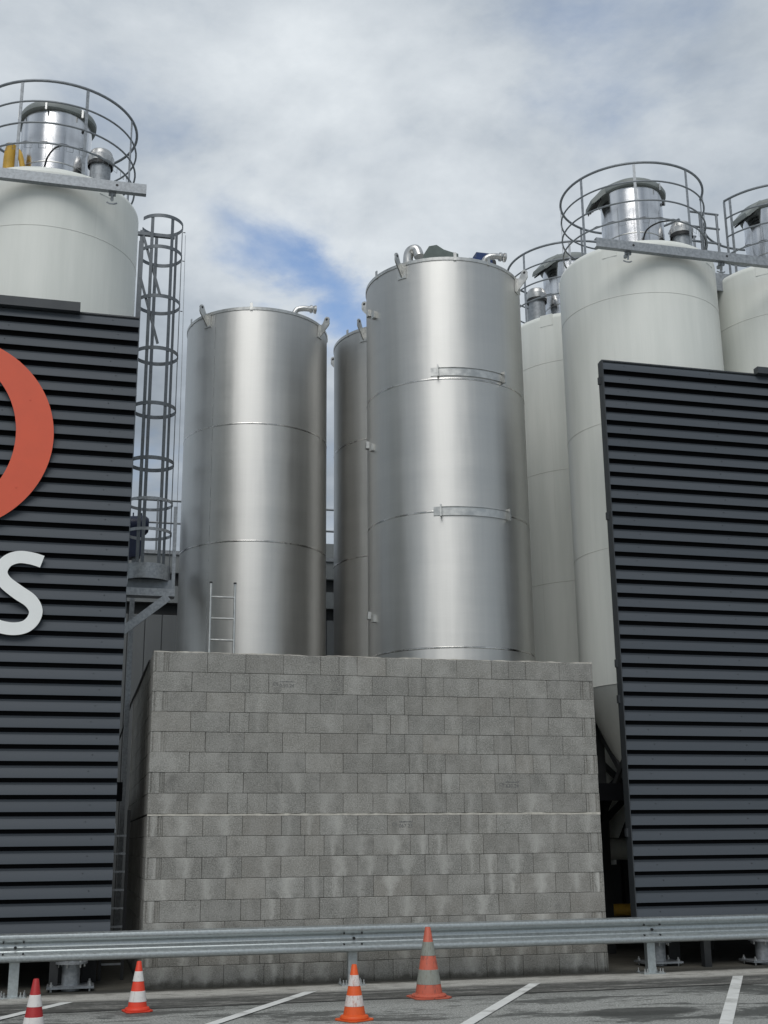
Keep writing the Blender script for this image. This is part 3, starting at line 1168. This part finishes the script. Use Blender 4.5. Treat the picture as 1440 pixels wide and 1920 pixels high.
MB().box(-.9, .44, -.34, -.10, 5.46, 5.58).build('lower_bearer', 'galv', cl)
MB().bar((.34, -.33, 5.45), (-.62, -.33, 4.65), .13, .05).build('strut', 'galv', cl)
MB().box(-.75, -.60, -.40, -.22, 0, 5.7).build('column', 'dark_steel', cl)
MB().tube([(.41, -.1, 11.95), (.43, -.12, 9.5), (.44, -.14, 6.9)], .005, 5).build('hanging_cable', 'galv', cl)
for z in (12.0, 11.45, 10.5):
    MB().tube([(.37, -.1, z), (.41, -.1, z)], .008, 5).build('cable_clip', 'black', cl)
MB().tube(spline([(-.50, -.3, 11.2), (-.47, -.3, 10.6), (-.50, -.3, 10.0), (-.46, -.3, 9.2), (-.48, -.3, 8.4)], 6), .02, 8).build('riser_hose', 'navy', cl)

# drive motor on its own stand, seen through the cage
gm = thing('drive_motor', 'dark blue geared motor on a steel stand behind the caged ladder', 'motor', (-.04, 5.3, .005))
MB().box(-.11, -.03, -.04, .04, 0, 6.5).build('stand', 'galv', gm)
MB().tube([(-.32, 0, 6.98), (-.26, 0, 7.0), (.10, 0, 7.03), (.15, 0, 7.03)], [.13, .17, .17, .12], 22).build('motor_body', 'navy', gm)
MB().prism([(-.30, -.13, 6.40), (.03, -.13, 6.45), (.08, -.13, 6.92), (-.30, -.13, 6.92)], (0, .26, 0)).build('gear_case', 'navy', gm)
mb = MB()
for x in (-.24, -.12, .02):
    mb.tube([(x, -.02, 7.15), (x, -.02, 7.24)], .012, 6)
mb.build('eye_bolts', 'navy', gm)

# ------------------------------------------------------------------ louvred screens
PZ0, PITCH = .60, .20


def slat_mesh(L):
    mb = MB()
    # bent blade: upper flange, sloping face, short return at the lower edge
    prof = [(.024, .1985), (.020, .1985), (.019, .172), (-.002, .170), (-.046, .056), (-.046, .050), (-.040, .050), (.004, .166), (.024, .168)]
    n = len(prof)
    for i in range(n):
        p, q = prof[i], prof[(i + 1) % n]
        mb.quad((0, p[0], p[1]), (0, q[0], q[1]), (L, q[0], q[1]), (L, p[0], p[1]))
    for x in (0, L):
        mb.quad((x, -.002, .170), (x, -.046, .050), (x, -.040, .050), (x, .004, .166))
        mb.quad((x, .024, .1985), (x, .020, .1985), (x, .019, .172), (x, .024, .168))
    return mb.mesh('slat', M['slat'])


def screen(x0, x1, label, posts):
    L = x1 - x0
    s = thing('louvre_screen', label, 'screen', (x0, .10, PZ0), 'anthracite louvre screens')
    me = slat_mesh(L)
    for k in range(40):
        o = obj('slat', me, s, (0, rnd.uniform(-.0015, .0015), k * PITCH))
        o.rotation_euler.x = rnd.uniform(-.006, .006)
    MB().box(.002, L - .002, .034, .042, .0, 7.98).build('gap_shade_sheet', 'shade_black', s)  # black sheet paints the shade seen in the gaps between slats
    sc = MB()
    for k in range(40):
        xx = .35 + .04 * (k % 3)
        while xx < L:
            sc.tube([(xx, -.026, k * PITCH + .135), (xx, -.016, k * PITCH + .135)], .0065, 6)
            xx += 1.42
    tag(sc.build('slat_screws', 'slat_trim', s), kind='stuff')
    MB().box(0, L, -.004, .10, 8.0, 8.02).build('top_edge', 'slat_trim', s)
    MB().box(0, L, .012, .10, -.02, .004).build('bottom_edge', 'slat_trim', s)
    for x in posts:
        MB().box(x - x0 - .05, x - x0 + .05, .09, .19, -.6 + .005, 7.9).build('frame_post', 'dark_steel', s)
    return s


sl = screen(-9.6, -.375, 'dark louvred screen carrying part of a red letter and a white letter', (-8.5, -6.0, -3.4, -1.0))
MB().box(0, 9.6 - 1.165, -.10, .02, 7.985, 8.115).build('cap_flashing', 'slat_trim', sl)
for z in (6.9, 4.3, 3.75, 1.2):
    MB().box(9.215, 9.235, .04, .08, z, z + .11).build('edge_clip', 'galv', sl)
sr = screen(6.44, 15.6, 'plain dark louvred screen to the right of the block wall', (7.5, 9.3, 12.0, 14.6))
MB().box(-.012, -.001, -.045, .12, -.02, 8.0).build('end_plate', 'slat_trim', sr)
MB().box(2.56, 9.16, -.10, .02, 7.995, 8.10).build('cap_flashing', 'slat_trim', sr)
for z in (7.65, 5.55, 3.4, 2.9, 1.1):
    MB().box(-.035, -.012, .05, .11, z, z + .11).build('edge_clip', 'slat_trim', sr)

# letters
def flat_letter(name, outline_pairs, y, label, mat):
    """outline_pairs: list of (left point, right point) along the stroke, in (x, z)"""
    t = thing(name, label, 'letter', (0, 0, 0))
    mb = MB()
    D = .035
    for (a, b), (c, d) in zip(outline_pairs[:-1], outline_pairs[1:]):
        mb.quad((a[0], y, a[1]), (c[0], y, c[1]), (d[0], y, d[1]), (b[0], y, b[1]))
    mb.build('face', mat, t)
    ed = MB()
    for (a, b), (c, d) in zip(outline_pairs[:-1], outline_pairs[1:]):
        ed.quad((a[0], y + .001, a[1]), (c[0], y + .001, c[1]), (c[0], y + D, c[1]), (a[0], y + D, a[1]))
        ed.quad((b[0], y + .001, b[1]), (d[0], y + .001, d[1]), (d[0], y + D, d[1]), (b[0], y + D, b[1]))
        ed.quad((a[0], y + D, a[1]), (c[0], y + D, c[1]), (d[0], y + D, d[1]), (b[0], y + D, b[1]))
    for a, b in (outline_pairs[0], outline_pairs[-1]):
        ed.quad((a[0], y + .001, a[1]), (b[0], y + .001, b[1]), (b[0], y + D, b[1]), (a[0], y + D, a[1]))
    ed.build('return_edge', 'sign_edge', t)
    return t


LY = .005
ox, oz = -2.72, 6.765
pairs = []
for k in range(121):
    a = 2 * math.pi * k / 120
    pairs.append(((ox + 1.322 * math.cos(a), oz + 1.322 * math.sin(a)), (ox + .85 * math.cos(a), oz - .0 + 1.035 * math.sin(a))))
lo = flat_letter('sign_letter', pairs, LY, 'large orange-red rounded letter fixed on the dark louvred screen', 'orange_sign')
mb = MB()
for a in (-35, 25, 80, 140, 200, 260):
    x, z = ox + 1.10 * math.cos(R(a)), oz + 1.20 * math.sin(R(a))
    mb.tube([(x, LY - .004, z), (x, LY + .001, z)], .013, 8)
mb.build('fixing_screws', 'orange_sign', lo)
ctr = spline([Vector((x, z, 0)) for x, z in ((-1.435, 5.118), (-1.57, 5.155), (-1.73, 5.164), (-1.865, 5.10), (-1.925, 4.97), (-1.87, 4.845), (-1.71, 4.72), (-1.55, 4.615), (-1.475, 4.495), (-1.497, 4.375), (-1.585, 4.285), (-1.72, 4.253), (-1.87, 4.27), (-2.0, 4.315))], 8)
pairs = []
for i, p in enumerate(ctr):
    d = (ctr[min(i + 1, len(ctr) - 1)] - ctr[max(i - 1, 0)]).normalized()
    nrm = Vector((-d.y, d.x, 0))
    hw = .079 + .012 * math.exp(-((i - 50) / 12) ** 2)
    a, b = p + nrm * hw, p - nrm * hw
    pairs.append(((a.x, a.y), (b.x, b.y)))
flat_letter('sign_letter', pairs, LY, 'white lower-case letter s fixed below the orange-red letter', 'white_sign')
st_ = MB()
# stand-off brackets that hold the letters on the slats
for x, z in ((-3.6, 6.7), (-1.62, 6.9), (-2.72, 7.93), (-2.72, 5.59)):
    st_.box(x - .03, x + .03, LY + .03, .098, z - .03, z + .03)
st_.build('stand_off', 'sign_edge', lo)

# ------------------------------------------------------------------ crash barrier
gr = thing('crash_barrier', 'galvanised two-wave crash barrier on posts in front of the block wall', 'barrier', (0, -.36, .005))
RZ = .538
half = [(.010, .150), (-.020, .156), (-.055, .154), (-.080, .138), (-.088, .112), (-.082, .088), (-.058, .066), (-.026, .054), (-.004, .046), (.002, .034), (-.001, .010), (-.006, .0)]
prof = half + [(y, -z) for y, z in reversed(half[:-1])]
posts = [-9.3, -5.38, -1.43, 2.50, 6.43, 10.38, 14.3]


def rail_mesh(x0, x1, lift):
    mb = MB()
    n = 14
    ys = [(p[0] - lift, p[1] * (1 + lift)) for p in prof]
    for j in range(n):
        xa, xb = x0 + (x1 - x0) * j / n, x0 + (x1 - x0) * (j + 1) / n
        for i in range(len(ys) - 1):
            p, q = ys[i], ys[i + 1]
            mb.quad((xa, p[0], RZ + p[1]), (xb, p[0], RZ + p[1]), (xb, q[0], RZ + q[1]), (xa, q[0], RZ + q[1]))
            mb.quad((xa, p[0] + .004, RZ + p[1]), (xb, p[0] + .004, RZ + p[1]), (xb, q[0] + .004, RZ + q[1]), (xa, q[0] + .004, RZ + q[1]))
    for x in (x0, x1):
        for i in range(len(ys) - 1):
            p, q = ys[i], ys[i + 1]
            mb.quad((x, p[0], RZ + p[1]), (x, q[0], RZ + q[1]), (x, q[0] + .004, RZ + q[1]), (x, p[0] + .004, RZ + p[1]))
    return mb


for i in range(len(posts) - 1):
    r = rail_mesh(posts[i] - .16, posts[i + 1] + .16, .005 if i % 2 else 0.0).build('rail_section', 'galv_rail', gr)
for x in posts:
    p = MB().box(x - .055, x + .055, .045, .051, .0, .66).box(x - .055, x - .049, .051, .13, 0, .66).box(x + .049, x + .055, .051, .13, 0, .66).build('post', 'galv_rail', gr)
    MB().box(x - .05, x + .05, -.004, .045, RZ - .06, RZ + .06).build('spacer', 'galv_rail', p)
    MB().box(x - .15, x + .15, -.03, .22, .0, .014).build('base_plate', 'galv_rail', p)
    for bx, by in ((-.125, .0), (-.09, .0), (.09, .0), (.125, .0), (-.125, .19), (.125, .19)):
        MB().tube([(x + bx, by, .014), (x + bx, by, .065)], .0075, 8).tube([(x + bx, by, .014), (x + bx, by, .032)], .016, 6).build('anchor_bolt', 'zinc_bolt', p)
    b = MB()
    for bx in (-.13, .09):
        for bz, by in ((.135, -.066), (.062, -.062), (-.062, -.062), (-.135, -.066)):
            b.tube([(x + bx, by - .012, RZ + bz), (x + bx, by + .02, RZ + bz)], .011, 8)
    b.tube([(x, -.030, RZ), (x, .0, RZ)], .018, 10)
    b.build('splice_bolts', 'black', p)

# ------------------------------------------------------------------ flanged steel legs under the screens
def flanged_leg(x, y, label, top=.62):
    t = thing('flanged_leg', label, 'column', (x, y, .005), 'flanged pipe legs under the screens')
    MB().tube([(0, 0, .0), (0, 0, top)], .105, 24).build('pipe', 'galv', t)
    MB().tube([(0, 0, .30), (0, 0, .325)], .19, 28).build('flange', 'galv', t)
    MB().box(-.27, .27, -.2, .2, .035, .06).build('base_plate', 'galv', t)
    for bx, by in ((-.22, -.15), (.22, -.15), (-.22, .15), (.22, .15)):
        MB().tube([(bx, by, .0), (bx, by, .11)], .012, 8).tube([(bx, by, .06), (bx, by, .085)], .024, 6).build('anchor_bolt', 'zinc_bolt', t)
    for k in range(6):
        a = 2 * math.pi * k / 6 + .2
        MB().tube([(.155 * math.cos(a), .155 * math.sin(a), .26), (.155 * math.cos(a), .155 * math.sin(a), .37)], .013, 6).build('flange_bolt', 'zinc_bolt', t)
    return t


flanged_leg(-.80, .24, 'flanged pipe leg under the lettered screen')
flanged_leg(6.98, .62, 'flanged pipe leg under the plain screen, close to the block wall', .98)
flanged_leg(8.42, .34, 'flanged pipe leg under the plain screen, farther from the block wall')

# ------------------------------------------------------------------ added light-blocking decks, ducts and building behind
def deck(x0, x1, label):  # slab added to keep skylight out of the space under the silos
    d = thing('light_block_deck', label, 'platform', (x0, .45, 0))
    L = x1 - x0
    MB().box(0, L, .48, 6.6, 2.30, 2.42).build('slab', 'concrete_slab', d)
    MB().box(0, L, .40, .48, 2.20, 2.44).build('edge_beam', 'shade_black', d)
    for x in (1.2, L * .5, L - .3):
        for y in (.7, 6.2):
            MB().box(x - .09, x + .09, y - .09, y + .09, .005, 2.30).build('column', 'dark_steel', d)
    MB().box(0, L, 6.6, 6.7, .005, 2.42).build('rear_light_block', 'dark_steel', d)  # partition added at the back so the space under the slab stays dark


deck(6.25, 15.5, 'added light-blocking slab under the silos behind the plain screen')
deck(-9.5, -.28, 'added light-blocking slab under the silo behind the lettered screen')
du = MB().tube([(6.3, 3.2, 1.52), (12.0, 3.2, 1.52)], .17, 24).build('pale_duct', 'white')
tag(du, 'pale round duct in the dark gap beside the block wall', 'duct')
for x in (6.6, 11.5):
    MB().box(x - .05, x + .05, 3.1, 3.3, .005, 1.37).build('duct_stand', 'dark_steel', du)
yp = MB().tube([(6.3, 2.6, .62), (12.0, 2.6, .62)], .09, 18).build('yellow_pipe', 'yellow')
tag(yp, 'yellow pipe low in the dark gap beside the block wall', 'pipe')
for x in (6.5, 11.0):
    MB().box(x - .04, x + .04, 2.54, 2.66, .005, .54).build('pipe_stand', 'dark_steel', yp)
# rungs seen in the narrow gap left of the wall
rl = thing('step_irons', 'pale step rungs in the dark slot between lettered screen and block wall', 'ladder', (-.30, 1.2, .005))
for x in (-.15, .13):
    MB().box(x - .02, x + .02, -.02, .02, 0, 2.1).build('rail', 'dark_steel', rl)
for k in range(8):
    MB().box(-.13, .11, -.015, .015, .18 + k * .225, .205 + k * .225).build('rung', 'galv', rl)

cb = MB().tube(spline([(.0, .9, 4.03), (-.012, 2.4, 4.02), (-.02, 4.2, 4.0), (-.03, 5.76, 3.99), (-.10, 6.6, 3.7), (-.16, 7.6, 3.5), (-.20, 8.48, 3.46)], 6), .016, 6).build('black_cable', 'black')
tag(cb, 'black cable draped over the shaded side of the block wall', 'cable')

bd = thing('industrial_building', 'grey clad industrial building behind the tanks with a roof parapet and railing', 'building', (0, 8.5, 0))
BX0, BX1 = -14.0, 18.0
k = 0
x = BX0
far = MB()
while x < BX1 - .01:
    if -.8 <= x <= 5.2:
        MB().cbox(x + .004, x + .328, 0, .05, .005, 6.05, .012).build('wall_panel', 'clad_grey', bd)
    else:
        far.box(x + .004, x + .328, 0, .05, .005, 6.05)
    x += .332
tag(far.build('far_wall_panels', 'clad_grey', bd), kind='stuff')
MB().box(BX0, BX1, .05, 12, .005, 6.9).build('wall', 'dark_steel', bd)
MB().box(BX0, BX1, -.10, .06, 6.28, 6.62).build('gutter_beam', 'clad_mid', bd)
MB().box(BX0, BX1, -.06, 12, 6.9, 7.30).build('parapet', 'clad_mid', bd)
MB().box(BX0, BX1, -.09, -.062, 7.27, 7.345).build('parapet_trim', 'galv', bd)
for z in (7.95, 8.42):
    MB().tube([(BX0, .05, z), (BX1, .05, z)], .024, 8).build('roof_rail', 'galv_dark', bd)
for i in range(21):
    MB().tube([(BX0 + .3 + i * 1.57, .05, 7.30), (BX0 + .3 + i * 1.57, .05, 8.42)], .022, 8).build('rail_post', 'galv_dark', bd)
MB().box(3.4, 5.0, .6, 1.4, 7.3, 7.82).build('roof_unit', 'clad_mid', bd)

# ------------------------------------------------------------------ traffic cones
def cone(loc, h, rb, rt, cuts, cm, bm_, label, rz=0.0, plate=True):
    t = thing('traffic_cone', label, 'traffic cone', loc, 'traffic cones in front of the barrier', rz)
    zb = h * (1 - cuts[-1])
    full = rb

    def rad(z):
        return full + (rt - full) * (z - zb) / (h - zb)
    mb = MB()
    mb.lathe([(rad(zb), zb), (rad(h) + .001, h - .006), (rt - .004, h), (rt - .012, h - .001), (rt - .014, h - .04)], 48)
    body = mb.build('cone_body', cm, t)
    zs = [h * (1 - c) for c in cuts]
    for i in (0, 2):
        z1, z0 = zs[i], zs[i + 1]
        MB().lathe([(rad(z0) + .0002, z0), (rad(z0) + .0022, z0 + .002), (rad(z1) + .0022, z1 - .002), (rad(z1) + .0002, z1)], 48).build('reflective_sleeve', bm_, t)
    hb = zb
    MB().lathe([(rad(zb) - .003, zb + .004), (rb * 1.06, zb - .002), (rb * 1.22, hb * .90), (rb * 1.29, hb * .70), (rb * 1.30, hb * .45), (rb * 1.25, .014)], 48).build('base_ring', cm, t)
    s = rb * 1.42
    c = s * .3
    P = [(-s + c, -s), (s - c, -s), (s, -s + c), (s, s - c), (s - c, s), (-s + c, s), (-s, s - c), (-s, -s + c)]
    MB().prism([(x, y, .004) for x, y in P], (0, 0, .012)).build('base_plate', cm, t)
    return t


cone((-1.115, -3.38, 0), .50, .105, .024, (.27, .47, .64, .85, .92), 'cone_red', 'band_white', 'deep red and white traffic cone beside a parking line, its base out of view', .3)
cone((-.123, -1.862, 0), .49, .098, .022, (.20, .40, .59, .80, .905), 'cone_bright', 'band_white', 'bright red and white traffic cone on the concrete strip before the screen gap', .2)
cone((1.88, -3.168, 0), .51, .108, .024, (.19, .385, .55, .745, .90), 'cone_orange', 'band_scuffed', 'orange traffic cone with scuffed white bands in front of a barrier post', .5)
cone((3.049, -1.719, 0), .74, .150, .030, (.21, .405, .60, .805, .937), 'cone_faded', 'band_dirty', 'tall faded traffic cone with dirty grey bands, standing by the block wall', .1)
